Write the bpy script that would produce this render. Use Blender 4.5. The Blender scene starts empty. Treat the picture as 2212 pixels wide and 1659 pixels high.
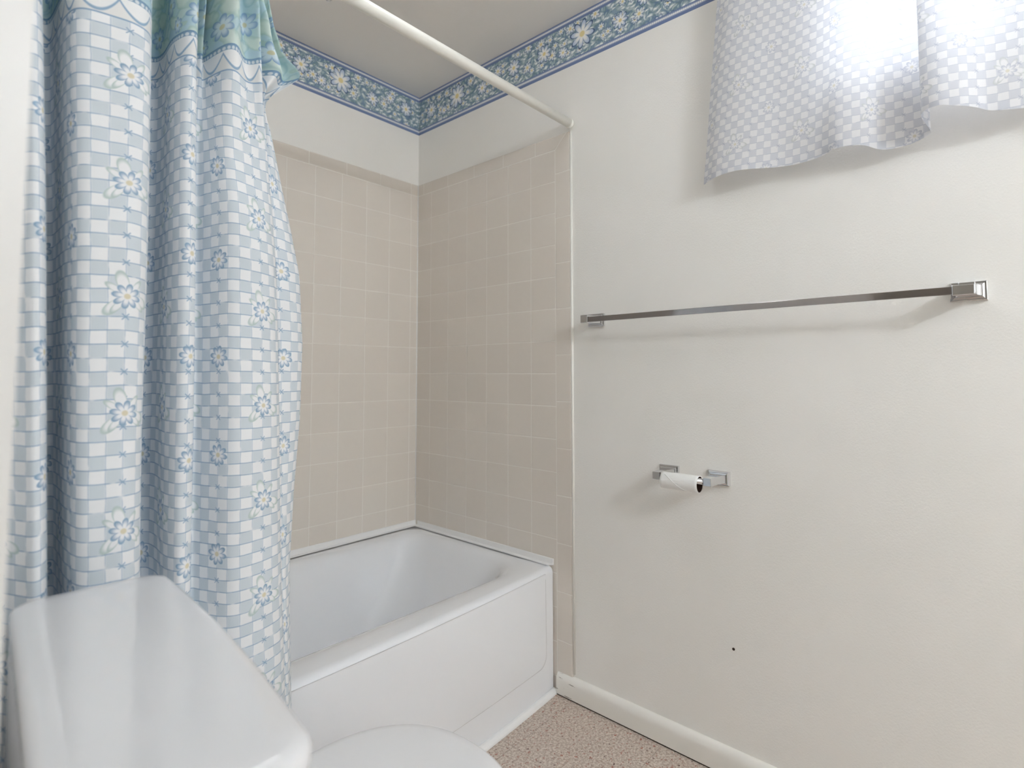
import bpy, bmesh, math, random
from mathutils import Vector, Matrix, noise

# ------------------------------------------------------------------ camera, world, exposure
SC = bpy.context.scene
COL = SC.collection
cam_data = bpy.data.cameras.new('camera')
cam = bpy.data.objects.new('camera', cam_data)
COL.objects.link(cam)
SC.camera = cam
W, H = 2212, 1659
F_PX = 1184.11
cam_data.sensor_fit = 'HORIZONTAL'
cam_data.sensor_width = 36.0
cam_data.lens = F_PX * 36.0 / W
cam_data.shift_y = -88.2 / W
cam_data.clip_start = 0.01
yaw, pitch, roll = 0.84, 0.0552, -0.0006
fwd = Vector((math.sin(yaw) * math.cos(pitch), math.cos(yaw) * math.cos(pitch), math.sin(pitch)))
right = Vector((math.cos(yaw), -math.sin(yaw), 0))
up = right.cross(fwd)
right, up = math.cos(roll) * right + math.sin(roll) * up, -math.sin(roll) * right + math.cos(roll) * up
cam.matrix_world = Matrix(((right.x, up.x, -fwd.x, -1.4714), (right.y, up.y, -fwd.y, -1.8651), (right.z, up.z, -fwd.z, 1.0362), (0, 0, 0, 1)))
cam_data.dof.use_dof = True
cam_data.dof.focus_distance = 1.35
cam_data.dof.aperture_fstop = 3.2

world = bpy.data.worlds.new('daylight')
SC.world = world
world.use_nodes = True
wn = world.node_tree
wn.nodes['Background'].inputs['Color'].default_value = (0.86, 0.92, 1.0, 1)
wn.nodes['Background'].inputs['Strength'].default_value = 6.3

SC.view_settings.view_transform = 'Standard'
SC.view_settings.look = 'None'
SC.view_settings.gamma = 1.0
SC.view_settings.use_curve_mapping = False
SC.view_settings.exposure = -0.03
SC.cycles.max_bounces = 20
SC.cycles.diffuse_bounces = 16
SC.cycles.glossy_bounces = 6
DOME_POWER = 5.5        # emission strength of the ceiling dome
VANITY_POWER = 195.0      # emission strength of the vanity globes
random.seed(7)

# ------------------------------------------------------------------ node expression helper
def lin(r, g, b):
    f = lambda c: (c / 255) / 12.92 if c / 255 <= 0.04045 else (((c / 255) + 0.055) / 1.055) ** 2.4
    return (f(r), f(g), f(b), 1)


class X:
    """a scalar socket of a node tree with arithmetic"""
    def __init__(s, t, sock):
        s.t, s.s = t, sock

    def op(s, o, *args):
        n = s.t.nodes.new('ShaderNodeMath')
        n.operation = o
        for i, a in enumerate((s,) + args):
            if isinstance(a, X):
                s.t.links.new(a.s, n.inputs[i])
            else:
                n.inputs[i].default_value = float(a)
        return X(s.t, n.outputs[0])

    def __add__(s, o): return s.op('ADD', o)
    def __radd__(s, o): return s.op('ADD', o)
    def __sub__(s, o): return s.op('SUBTRACT', o)
    def __rsub__(s, o): return s.op('MULTIPLY', -1).op('ADD', o)
    def __mul__(s, o): return s.op('MULTIPLY', o)
    def __rmul__(s, o): return s.op('MULTIPLY', o)
    def __truediv__(s, o): return s.op('DIVIDE', o)
    def floor(s): return s.op('FLOOR')
    def abs(s): return s.op('ABSOLUTE')
    def cos(s): return s.op('COSINE')
    def sin(s): return s.op('SINE')
    def sqrt(s): return s.op('SQRT')
    def pow(s, o): return s.op('POWER', o)
    def max(s, o): return s.op('MAXIMUM', o)
    def min(s, o): return s.op('MINIMUM', o)
    def lt(s, o): return s.op('LESS_THAN', o)
    def gt(s, o): return s.op('GREATER_THAN', o)
    def wrap(s, p): return s - (s / p).floor() * p                 # 0..p
    def cen(s, p, off=0.0): return (s - off + p / 2).wrap(p) - p / 2   # -p/2..p/2 about off
    def atan2(s, o): return s.op('ARCTAN2', o)
    def clamp(s): return s.max(0.0).min(1.0)

    def step(s, a, b):
        """smooth 0..1 from a to b (a may exceed b)"""
        n = s.t.nodes.new('ShaderNodeMapRange')
        n.interpolation_type = 'SMOOTHSTEP'
        s.t.links.new(s.s, n.inputs['Value'])
        lo, hi, r0, r1 = (a, b, 0.0, 1.0)
        for k, v in (('From Min', lo), ('From Max', hi), ('To Min', r0), ('To Max', r1)):
            if isinstance(v, X):
                s.t.links.new(v.s, n.inputs[k])
            else:
                n.inputs[k].default_value = v
        return X(s.t, n.outputs['Result'])


class Mat:
    def __init__(s, name, base=(0.8, 0.8, 0.8, 1), rough=0.5, metal=0.0, spec=0.5, coat=0.0):
        s.m = bpy.data.materials.new(name)
        s.m.use_nodes = True
        s.t = s.m.node_tree
        s.b = s.t.nodes['Principled BSDF']
        s.b.inputs['Base Color'].default_value = base
        s.b.inputs['Roughness'].default_value = rough
        s.b.inputs['Metallic'].default_value = metal
        s.b.inputs['Specular IOR Level'].default_value = spec
        s.b.inputs['Coat Weight'].default_value = coat

    def coords(s, kind='Object'):
        n = s.t.nodes.new('ShaderNodeTexCoord')
        sep = s.t.nodes.new('ShaderNodeSeparateXYZ')
        s.t.links.new(n.outputs[kind], sep.inputs[0])
        return [X(s.t, sep.outputs[i]) for i in range(3)]

    def vec(s, x, y, z=0.0):
        n = s.t.nodes.new('ShaderNodeCombineXYZ')
        for i, a in enumerate((x, y, z)):
            if isinstance(a, X):
                s.t.links.new(a.s, n.inputs[i])
            else:
                n.inputs[i].default_value = a
        return n.outputs[0]

    def noise(s, vec, scale, detail=2.0, rough=0.5):
        n = s.t.nodes.new('ShaderNodeTexNoise')
        n.inputs['Scale'].default_value = scale
        n.inputs['Detail'].default_value = detail
        n.inputs['Roughness'].default_value = rough
        if vec is not None:
            s.t.links.new(vec, n.inputs['Vector'])
        return X(s.t, n.outputs[0])

    def objvec(s):
        n = s.t.nodes.new('ShaderNodeTexCoord')
        return n.outputs['Object']

    def mix(s, f, a, b):
        n = s.t.nodes.new('ShaderNodeMix')
        n.data_type = 'RGBA'
        fi, ai, bi = n.inputs[0], n.inputs[6], n.inputs[7]
        if isinstance(f, X):
            s.t.links.new(f.s, fi)
        else:
            fi.default_value = f
        for v, i in ((a, ai), (b, bi)):
            if isinstance(v, tuple):
                i.default_value = v
            else:
                s.t.links.new(v, i)
        return n.outputs[2]

    def color(s, sock):
        s.t.links.new(sock, s.b.inputs['Base Color'])
        s.csock = sock

    def bump(s, h, strength=0.3, dist=0.001):
        n = s.t.nodes.new('ShaderNodeBump')
        n.inputs['Strength'].default_value = strength
        n.inputs['Distance'].default_value = dist
        s.t.links.new(h.s, n.inputs['Height'])
        s.t.links.new(n.outputs[0], s.b.inputs['Normal'])
        return n.outputs[0]

    def translucent(s, f):
        """cloth: part of the light passes through"""
        tr = s.t.nodes.new('ShaderNodeBsdfTranslucent')
        s.t.links.new(s.csock, tr.inputs['Color'])
        mx = s.t.nodes.new('ShaderNodeMixShader')
        mx.inputs[0].default_value = f
        s.t.links.new(s.b.outputs[0], mx.inputs[1])
        s.t.links.new(tr.outputs[0], mx.inputs[2])
        out = s.t.nodes['Material Output']
        s.t.links.new(mx.outputs[0], out.inputs['Surface'])


def flower(m, x, y, R, rot=0.0, petals=8, sharp=0.6, inner=0.45):
    """inside mask, rim-ness 0..1 and radius ratio of a petalled blossom of radius R centred at 0"""
    r = (x * x + y * y).sqrt() / R
    th = y.atan2(x) + rot
    rp = (th * (petals / 2)).cos().abs().pow(sharp) * (1 - inner) + inner
    q = r / rp
    return q.step(1.04, 0.94), q.step(0.45, 0.95), r


# ------------------------------------------------------------------ materials
m = Mat('wall_paint', rough=0.62, spec=0.3)
ov = m.objvec()
n1 = m.noise(ov, 260, 2)
n2 = m.noise(ov, 2.2, 3)
m.color(m.mix(n2.step(0.3, 0.7), lin(237, 235, 230), lin(240, 238, 234)))
m.bump(n1, 0.38, 0.0012)
M_WALL = m.m

m = Mat('ceiling_paint', lin(236, 233, 229), rough=0.8, spec=0.2)
m.bump(m.noise(m.objvec(), 320, 2), 0.25, 0.001)
M_CEIL = m.m

m = Mat('trim_paint', rough=0.35)
ov = m.objvec()
x, y, z = m.coords()
chip = (m.noise(m.vec(x, y * 1.2, z * 14.0), 11, 3, 0.7) * (y.step(-0.95, -0.76) * 0.22 + 1.0)).step(0.735, 0.76)
m.color(m.mix(chip * z.step(0.075, 0.055), lin(238, 236, 230), lin(105, 92, 82)))
M_TRIM = m.m
M_PAINTROD = Mat('rod_enamel', lin(240, 238, 230), rough=0.3).m
M_JAMB = Mat('jamb_paint', lin(236, 234, 231), rough=0.4).m


def tile_mat(name, horiz):
    """ivory glazed 4 1/4 inch tiles with a border of long bullnose pieces; horiz picks the wall's own axis"""
    m = Mat(name, rough=0.22, spec=0.45)
    x, y, z = m.coords()
    u = (y if horiz == 'y' else x) * -1.0
    off = 0.0890 if horiz == 'y' else 0.0377
    P, PZ = 0.1095, 0.1094
    gu = u.cen(P, off).abs()
    gz = z.cen(PZ, 0.489).abs()
    field = z.lt(1.8025)
    if horiz == 'y':
        side = u.gt(0.745)
    else:
        side = u.gt(50.0)
    top = (1.0 - field)
    inner = field * (1.0 - side)
    g_field = gu.min(gz)
    ju = u.cen(0.155, 0.0375).abs()
    jz = z.cen(0.155, 0.4785).abs()
    edge_u = (u - 0.745).abs()
    edge_z = (z - 1.8025).abs()
    BIG = 1.0
    d = (g_field + (1.0 - inner) * BIG)
    d = d.min(ju + (1.0 - top * (1.0 - side)) * BIG)
    if horiz == 'y':
        mit = ((u - 0.745) - (z - 1.8025) * 1.0).abs() * 0.7 + (1.0 - side * top) * BIG
        d = d.min(jz + (1.0 - side * field) * BIG).min(edge_u + z.gt(1.8025) * BIG).min(edge_z + side * BIG).min(mit)
    else:
        d = d.min(edge_z)
    g = d.step(0.0016, 0.0007)
    # each tile a hair different
    wn_ = m.t.nodes.new('ShaderNodeTexWhiteNoise')
    wn_.noise_dimensions = '2D'
    m.t.links.new(m.vec(((u - off) / P).floor(), ((z - 0.489) / PZ).floor()), wn_.inputs['Vector'])
    var = X(m.t, wn_.outputs['Value'])
    mott = m.noise(m.objvec(), 55, 3)
    body = m.mix(var * 0.6 + mott * 0.4, lin(222, 214, 205), lin(227, 220, 211))
    m.color(m.mix(g, body, lin(237, 233, 226)))
    tilt = (var - 0.5)
    hgt = d.min(0.004).step(0.0, 0.0035) + tilt * gu * 6.0
    m.bump(hgt, 0.5, 0.0009)
    rr = g * 0.4 + 0.24
    m.t.links.new(rr.s, m.b.inputs['Roughness'])
    return m.m


M_TILE_R = tile_mat('ivory_tile_end_wall', 'y')
M_TILE_B = tile_mat('ivory_tile_long_wall', 'x')

m = Mat('speckled_vinyl', rough=0.45)
ov = m.objvec()
x, y, z = m.coords()
a = m.noise(ov, 150, 4, 0.75)
b = m.noise(ov, 95, 3, 0.6)
c = m.noise(m.vec(x + 5.0, y + 3.0, z), 210, 2)
col = m.mix(a.step(0.38, 0.62), lin(168, 150, 137), lin(214, 203, 192))
col = m.mix(b.step(0.60, 0.66), col, lin(160, 104, 88))
col = m.mix(c.step(0.66, 0.72), col, lin(214, 205, 195))
col = m.mix(m.noise(m.vec(x, y, z + 2.0), 120, 2).step(0.665, 0.70), col, lin(92, 62, 54))
seam = x.cen(0.305, -0.29).abs().min(y.cen(0.305, -1.1156).abs()).step(0.0014, 0.0005)
m.color(m.mix(seam * 0.45, col, lin(112, 94, 84)))
m.bump(a, 0.1, 0.0004)
M_FLOOR = m.m


def border_mat(name, axis, sign):
    """wallpaper border: blossoms and leaves on slate blue between two beaded edges"""
    m = Mat(name, rough=0.6, spec=0.25)
    x, y, z = m.coords()
    s = (x if axis == 'x' else y) * sign
    v = z - 2.077
    vec = m.vec(s, v, 0.0)
    nz = m.noise(vec, 26, 2)
    nz2 = m.noise(m.vec(s + 3.0, v), 26, 2)
    sw, vw = s + (nz - 0.5) * 0.03, v + (nz2 - 0.5) * 0.03
    # leaf sprays: stretched voronoi cells, each an almond
    def almonds(scale, ang, ox, size):
        ca, sa = math.cos(ang), math.sin(ang)
        p = (sw * ca + vw * sa) * (scale * 0.42)
        q = (vw * ca - sw * sa) * scale
        vo = m.t.nodes.new('ShaderNodeTexVoronoi')
        vo.voronoi_dimensions = '2D'
        vo.inputs['Randomness'].default_value = 0.8
        m.t.links.new(m.vec(p + ox, q + ox), vo.inputs['Vector'])
        vo.inputs['Scale'].default_value = 1.0
        return X(m.t, vo.outputs['Distance']).step(size, size - 0.10), X(m.t, vo.outputs['Distance'])
    bg = m.mix(nz.step(0.35, 0.65), lin(108, 133, 160), lin(138, 160, 178))
    col = bg
    for k, (sc, an, ox, sz, c0, c1) in enumerate(((50, 0.55, 0.0, 0.46, lin(116, 142, 150), lin(188, 201, 198)), (46, -0.75, 7.3, 0.44, lin(144, 164, 172), lin(222, 228, 226)), (62, 1.3, 13.1, 0.38, lin(104, 130, 154), lin(170, 188, 192)), (62, 0.15, 21.0, 0.38, lin(150, 168, 176), lin(236, 239, 236)))):
        mk, dd = almonds(sc, an, ox, sz)
        col = m.mix(mk, col, m.mix(dd.step(0.34, 0.06), c0, c1))
    # small blossoms scattered by a voronoi lattice
    def scatter(col, cell, R, seed, keep):
        vo = m.t.nodes.new('ShaderNodeTexVoronoi')
        vo.voronoi_dimensions = '2D'
        vo.inputs['Scale'].default_value = 1.0
        vo.inputs['Randomness'].default_value = 0.75
        uu, vv = s / cell + seed, v / cell + seed * 1.7
        m.t.links.new(m.vec(uu, vv), vo.inputs['Vector'])
        sp = m.t.nodes.new('ShaderNodeSeparateXYZ')
        m.t.links.new(vo.outputs['Position'], sp.inputs[0])
        px, py = (uu - X(m.t, sp.outputs[0])) * cell, (vv - X(m.t, sp.outputs[1])) * cell
        cs = m.t.nodes.new('ShaderNodeSeparateColor')
        m.t.links.new(vo.outputs['Color'], cs.inputs[0])
        rnd, rnd2 = X(m.t, cs.outputs[0]), X(m.t, cs.outputs[1])
        ins, rim, r = flower(m, px, py, R, rnd * 6.3, 7, 0.8, 0.35)
        halo, _, _ = flower(m, px, py, R * 1.2, rnd * 6.3, 7, 0.8, 0.4)
        ok = rnd2.gt(1.0 - keep)
        col = m.mix(halo * ok * 0.85, col, lin(88, 110, 142))
        pet = m.mix(rim, lin(236, 236, 230), lin(196, 207, 218))
        pet = m.mix(r.step(0.34, 0.24), pet, lin(222, 208, 160))
        return m.mix(ins * ok, col, pet)
    col = scatter(col, 0.040, 0.0130, 3.1, 0.6)
    col = scatter(col, 0.062, 0.019, 11.4, 0.5)
    # large blossoms
    for off, dz, R, rot in ((0.24, 0.093, 0.046, 0.2), (0.078, 0.088, 0.031, 0.5), (-0.066 + 0.617, 0.092, 0.030, 0.9), (0.385, 0.075, 0.026, 0.1), (0.16, 0.06, 0.02, 0.4), (0.47, 0.11, 0.022, 0.7)):
        fx, fy = s.cen(0.617, off), v - dz
        halo, _, _ = flower(m, fx, fy, R * 1.13, rot, 8, 0.75, 0.38)
        ins, rim, r = flower(m, fx, fy, R, rot, 8, 0.75, 0.34)
        col = m.mix(halo, col, lin(70, 92, 128))
        pet = m.mix(rim, lin(243, 242, 238), lin(190, 203, 220))
        pet = m.mix(r.step(0.26, 0.18), pet, lin(226, 212, 160))
        col = m.mix(ins, col, pet)
    # beaded edges
    bead = (s.wrap(0.0062) - 0.0031).abs()
    for lo, hi in ((0.0095, 0.0205), (0.155, 0.1655)):
        inb = v.gt(lo) * v.lt(hi)
        midv = (v - (lo + hi) / 2).abs()
        b_ = (bead * bead + midv * midv).sqrt().step(0.0034, 0.0024)
        col = m.mix(inb, col, m.mix(b_, lin(160, 170, 190), lin(238, 236, 232)))
    line = v.lt(0.0095) + (v.gt(0.0205) * v.lt(0.0245)) + (v.gt(0.147) * v.lt(0.155)) + v.gt(0.1655)
    col = m.mix(line.clamp(), col, lin(112, 128, 166))
    m.color(col)
    return m.m


M_BORD_R = border_mat('border_paper_end', 'y', -1.0)
M_BORD_B = border_mat('border_paper_long', 'x', 1.0)


def cloth(name, white, grey, ink, leaf, band_v=None, trans=0.15, soft=1.0, C=0.0200, PU=0.164, PV=0.1704, pa=(0.0, 0.0431), pb=(0.082, 0.1276), R=0.0195):
    """hand-drawn check of 20 mm squares with two kinds of blossom every eight squares, optional floral band above band_v"""
    m = Mat(name, rough=0.85, spec=0.1)
    uv = m.t.nodes.new('ShaderNodeUVMap')
    uv.uv_map = 'UVMap'
    sep = m.t.nodes.new('ShaderNodeSeparateXYZ')
    m.t.links.new(uv.outputs[0], sep.inputs[0])
    u, v = X(m.t, sep.outputs[0]), X(m.t, sep.outputs[1])
    wob = m.noise(m.vec(u, v), 38, 1)
    wob2 = m.noise(m.vec(u + 4.0, v), 38, 1)
    cu, cv = (u + (wob - 0.5) * 0.0022) / C, (v + (wob2 - 0.5) * 0.0022) / C
    fu, fv = cu.floor(), cv.floor()
    chk = (fu + fv).wrap(2.0).gt(0.5)
    col = m.mix(chk, white, grey)
    lu, lv = cu.cen(1.0).abs(), cv.cen(1.0).abs()
    hl = lv.step(0.062, 0.025)
    vl = lu.step(0.05, 0.02)
    br = m.noise(m.vec(u + 9.0, v), 60, 1)
    edge = (hl * 0.85 + vl * 0.45).min(0.9) * br.step(0.2, 0.5)
    gap = (lv.min(lu)).step(0.10, 0.05)
    col = m.mix(gap * 0.45 * soft, col, white)
    col = m.mix(edge * soft, col, ink)
    # little crossed stitches where every second line meets
    a, b = cu.cen(4.0).abs(), cv.cen(2.0).abs()
    star = ((a - b).abs().step(0.085, 0.03)) * ((a + b).step(0.46, 0.38))
    col = m.mix(star * 0.9 * soft, col, ink)
    # leafy blossom and plain blossom, both on an 8 x 8 lattice
    def bloom(col, ou, ov_, R, leaves):
        fx, fy = u.cen(PU, ou), v.cen(PV, ov_)
        if leaves:
            r = (fx * fx + fy * fy).sqrt() / R
            th = fy.atan2(fx)
            lob = ((th * 1.5 + 0.4).cos().abs() - 0.70).max(0.0) / 0.30
            rl = lob.pow(1.0) * 2.1
            q = r / (rl + 0.001)
            col = m.mix(q.step(1.02, 0.92), col, m.mix(q.step(0.72, 0.95) * 0.8, white, leaf))
            lob2 = ((th * 2.0 + 1.3).cos().abs() - 0.75).max(0.0) / 0.25
            q2 = r / (lob2.pow(1.0) * 1.75 + 0.001)
            col = m.mix(q2.step(1.02, 0.92), col, m.mix(q2.step(0.7, 0.95) * 0.8, white, leaf))
        ins, rim, r = flower(m, fx, fy, R, 0.2, 8, 0.55, 0.42)
        pet = m.mix(rim * soft, white, ink)
        th8 = ((fy.atan2(fx) + 0.2) * 4.0).cos().abs().step(0.32, 0.12)
        pet = m.mix(th8 * r.step(0.2, 0.5) * 0.7 * soft, pet, ink)
        pet = m.mix(r.step(0.26, 0.16), pet, m.mix(1.0 - 0.75 * soft, lin(214, 204, 170), white))
        return m.mix(ins, col, pet)
    col = bloom(col, pa[0], pa[1], R, False)
    col = bloom(col, pb[0], pb[1], R * 0.97, True)
    if band_v is not None:
        w = v - band_v                                  # height above the first ruled line
        # blue-green ground with outlined blossoms and feathery leaves
        nz = m.noise(m.vec(u, v), 34, 2)
        gr = m.mix(nz.step(0.3, 0.7), lin(180, 206, 218), lin(192, 214, 214))
        for k, (sc, an, c0, c1) in enumerate(((34, 0.7, lin(160, 193, 200), lin(202, 219, 218)), (30, -0.6, lin(174, 200, 196), lin(210, 224, 218)))):
            ca, sa = math.cos(an), math.sin(an)
            p = (u * ca + v * sa) * (sc * 0.45) + (nz - 0.5) * 0.8
            q_ = (v * ca - u * sa) * sc + (nz - 0.5) * 0.8
            vo = m.t.nodes.new('ShaderNodeTexVoronoi')
            vo.voronoi_dimensions = '2D'
            vo.inputs['Scale'].default_value = 1.0
            m.t.links.new(m.vec(p + k * 5.0, q_), vo.inputs['Vector'])
            dd = X(m.t, vo.outputs['Distance'])
            gr = m.mix(dd.step(0.44, 0.36), gr, m.mix(dd.step(0.42, 0.2), c0, c1))
        for ou, ov_, R in ((0.02, 0.075, 0.021), (0.095, 0.105, 0.023), (0.06, 0.15, 0.018), (0.13, 0.06, 0.015)):
            fx, fy = u.cen(0.15, ou), w.cen(0.16, ov_)
            ins, rim, r = flower(m, fx, fy, R, 0.3, 7, 0.5, 0.4)
            pet = m.mix(rim, lin(214, 228, 234), lin(140, 170, 200))
            pet = m.mix(r.step(0.24, 0.16), pet, lin(208, 206, 176))
            gr = m.mix(ins, gr, pet)
        # cream strip with hanging swags under a row of beads
        sw = u.cen(0.046)
        par = (sw * sw) * (0.024 / 0.023 ** 2) + 0.006
        dsw = (w - par).abs()
        strip = m.mix(w.gt(par), lin(232, 232, 231), lin(240, 241, 242))
        strip = m.mix(dsw.step(0.0035, 0.0012), strip, lin(150, 176, 200))
        strip = m.mix(w.step(0.0032, 0.0016), strip, lin(140, 168, 196))
        bd = u.cen(0.008).abs()
        inb = w.gt(0.034)
        bead = ((bd * bd) + (w - 0.0375) * (w - 0.0375)).sqrt().step(0.0034, 0.0022)
        strip = m.mix(inb, strip, m.mix(bead, lin(140, 168, 192), lin(220, 226, 230)))
        strip = m.mix(w.step(0.0405, 0.0418), strip, lin(126, 156, 186))
        top = m.mix(w.gt(0.044), strip, gr)
        col = m.mix(w.gt(0.0), col, top)
    m.color(col)
    weave = m.noise(m.vec(u * 1.0, v * 1.0), 900, 1)
    m.bump(weave, 0.08, 0.0004)
    if trans:
        m.translucent(trans)
    return m.m


M_CLOTH = cloth('checked_curtain_cloth', lin(241, 242, 244), lin(212, 220, 226), lin(140, 168, 194), lin(170, 192, 188), band_v=1.574, trans=0.06)
M_VOILE = cloth('checked_window_cloth', lin(244, 244, 246), lin(223, 225, 231), lin(178, 184, 200), lin(204, 208, 208), trans=0.33, soft=0.6, C=0.0168, PU=0.156, PV=0.153, pa=(0.02, 0.03), pb=(0.098, 0.1065), R=0.0155)

M_ENAMEL = Mat('tub_enamel', lin(240, 242, 246), rough=0.11, spec=0.5, coat=0.3).m
M_CHINA = Mat('toilet_china', lin(231, 231, 233), rough=0.10, spec=0.5, coat=0.3).m
M_PLASTIC = Mat('seat_plastic', lin(235, 235, 237), rough=0.22).m
M_CAULK = Mat('vinyl_strip', lin(242, 242, 242), rough=0.35).m
M_BAR = Mat('dark_reflection_chrome', (0.40, 0.375, 0.37, 1), rough=0.09, metal=1.0).m  # chrome darkened in colour to imitate the dark surroundings the bar reflects
M_CHROME = Mat('chrome', (0.78, 0.78, 0.79, 1), rough=0.06, metal=1.0).m
m = Mat('tissue_paper', lin(240, 240, 238), rough=0.9, spec=0.1)
x, y, z = m.coords()
m.bump(m.noise(m.vec(x * 4.0, y * 1.0 + x * 3.0, z * 4.0), 60, 2), 0.5, 0.0015)
M_TISSUE = m.m
M_CARD = Mat('cardboard', lin(78, 60, 52), rough=0.9, spec=0.1).m
M_DARK = Mat('dark_fill', lin(60, 50, 44), rough=0.9, spec=0.1).m  # flat dark colour: painted shade under the baseboard, and the nail hole
M_WOOD = Mat('hall_door_wood', lin(112, 70, 44), rough=0.45).m
m = Mat('window_glass', (1, 1, 1, 1), rough=0.0)
m.b.inputs['Transmission Weight'].default_value = 1.0
m.b.inputs['IOR'].default_value = 1.02
M_GLASS = m.m
m = Mat('insect_screen', lin(90, 92, 96), rough=0.8)
tr = m.t.nodes.new('ShaderNodeBsdfTransparent')
mx = m.t.nodes.new('ShaderNodeMixShader')
mx.inputs[0].default_value = 0.45
m.t.links.new(tr.outputs[0], mx.inputs[1])
m.t.links.new(m.b.outputs[0], mx.inputs[2])
m.t.links.new(mx.outputs[0], m.t.nodes['Material Output'].inputs['Surface'])
M_SCREEN = m.m
m = Mat('lit_globe', (1, 1, 1, 1))
m.b.inputs['Emission Color'].default_value = (0.85, 0.925, 1.0, 1)
m.b.inputs['Emission Strength'].default_value = VANITY_POWER
M_GLOBE = m.m
m = Mat('lit_dome', (1, 1, 1, 1))
m.b.inputs['Emission Color'].default_value = (0.88, 0.94, 1.0, 1)
m.b.inputs['Emission Strength'].default_value = DOME_POWER
M_DOME = m.m


# ------------------------------------------------------------------ mesh helpers
def link(name, me, mat=None, parent=None, smooth=False):
    o = bpy.data.objects.new(name, me)
    COL.objects.link(o)
    if mat:
        for mm in (mat if isinstance(mat, (list, tuple)) else [mat]):
            me.materials.append(mm)
    if parent:
        o.parent = parent
    if smooth:
        for p in me.polygons:
            p.use_smooth = True
    return o


def mesh(name, vs, fs, mat=None, parent=None, smooth=False):
    me = bpy.data.meshes.new(name)
    me.from_pydata([tuple(v) for v in vs], [], fs)
    me.update()
    return link(name, me, mat, parent, smooth)


def fix_normals(o):
    bm = bmesh.new()
    bm.from_mesh(o.data)
    bmesh.ops.recalc_face_normals(bm, faces=bm.faces)
    bm.to_mesh(o.data)
    bm.free()
    return o


def box(name, lo, hi, mat=None, parent=None, bevel=0.0, seg=2):
    bm = bmesh.new()
    bmesh.ops.create_cube(bm, size=1.0)
    for v in bm.verts:
        v.co = Vector([lo[i] + (v.co[i] + 0.5) * (hi[i] - lo[i]) for i in range(3)])
    if bevel:
        bmesh.ops.bevel(bm, geom=list(bm.edges), offset=bevel, segments=seg, affect='EDGES', profile=0.5)
    me = bpy.data.meshes.new(name)
    bm.to_mesh(me)
    bm.free()
    return link(name, me, mat, parent, smooth=False)


def boxes(name, parts, mat=None, parent=None):
    bm = bmesh.new()
    for lo, hi in parts:
        r = bmesh.ops.create_cube(bm, size=1.0)
        for v in r['verts']:
            v.co = Vector([lo[i] + (v.co[i] + 0.5) * (hi[i] - lo[i]) for i in range(3)])
    me = bpy.data.meshes.new(name)
    bm.to_mesh(me)
    bm.free()
    return link(name, me, mat, parent)


def cyl(name, a, b, r, mat=None, parent=None, n=28, r2=None, cap=True):
    a, b = Vector(a), Vector(b)
    d = (b - a).normalized()
    s = d.orthogonal().normalized()
    t = d.cross(s)
    vs, fs = [], []
    for p, rr in ((a, r), (b, r if r2 is None else r2)):
        for k in range(n):
            an = 2 * math.pi * k / n
            vs.append(p + (s * math.cos(an) + t * math.sin(an)) * rr)
    for k in range(n):
        fs.append((k, (k + 1) % n, n + (k + 1) % n, n + k))
    if cap:
        fs.append(tuple(range(n - 1, -1, -1)))
        fs.append(tuple(range(n, 2 * n)))
    o = mesh(name, vs, fs, mat, parent)
    for p in o.data.polygons:
        p.use_smooth = len(p.vertices) == 4
    return o


def loft(name, loops, mat=None, parent=None, cap0=False, cap1=False, subsurf=0):
    n = len(loops[0])
    vs = [p for l in loops for p in l]
    fs = []
    for i in range(len(loops) - 1):
        for k in range(n):
            fs.append((i * n + k, i * n + (k + 1) % n, (i + 1) * n + (k + 1) % n, (i + 1) * n + k))
    if cap0:
        fs.append(tuple(range(n - 1, -1, -1)))
    if cap1:
        b = (len(loops) - 1) * n
        fs.append(tuple(range(b, b + n)))
    o = fix_normals(mesh(name, vs, fs, mat, parent, smooth=True))
    if subsurf:
        md = o.modifiers.new('sub', 'SUBSURF')
        md.levels = md.render_levels = subsurf
    return o


def rrect(x0, x1, y0, y1, r, z, nc=8, ne=6):
    """rounded rectangle loop, r is one radius or four (x1y1, x0y1, x0y0, x1y0)"""
    rs = r if isinstance(r, (list, tuple)) else [r] * 4
    cs = [(x1 - rs[0], y1 - rs[0], 0, rs[0]), (x0 + rs[1], y1 - rs[1], 90, rs[1]), (x0 + rs[2], y0 + rs[2], 180, rs[2]), (x1 - rs[3], y0 + rs[3], 270, rs[3])]
    arcs = []
    for cx, cy, a0, rr in cs:
        arcs.append([Vector((cx + rr * math.cos(math.radians(a0 + 90 * k / nc)), cy + rr * math.sin(math.radians(a0 + 90 * k / nc)), z)) for k in range(nc + 1)])
    out = []
    for i in range(4):
        out += arcs[i]
        a, b = arcs[i][-1], arcs[(i + 1) % 4][0]
        for k in range(1, ne):
            out.append(a.lerp(b, k / ne))
    return out


def bevel_mod(o, w, seg=3, angle=30):
    md = o.modifiers.new('bevel', 'BEVEL')
    md.width = w
    md.segments = seg
    md.limit_method = 'ANGLE'
    md.angle_limit = math.radians(angle)
    return o


def smooth(o):
    for p in o.data.polygons:
        p.use_smooth = True
    return o


def thing(name, label, cat, loc=(0, 0, 0), rz=0.0, group=None):
    o = bpy.data.objects.new(name, None)
    o.empty_display_size = 0.1
    COL.objects.link(o)
    o.location = loc
    o.rotation_euler = (0, 0, rz)
    return tag(o, label, cat, group)


def tag(o, label, cat, group=None):
    o['label'] = label
    o['category'] = cat
    if group:
        o['group'] = group
    return o


def struct(o):
    o['kind'] = 'structure'
    return o

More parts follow.
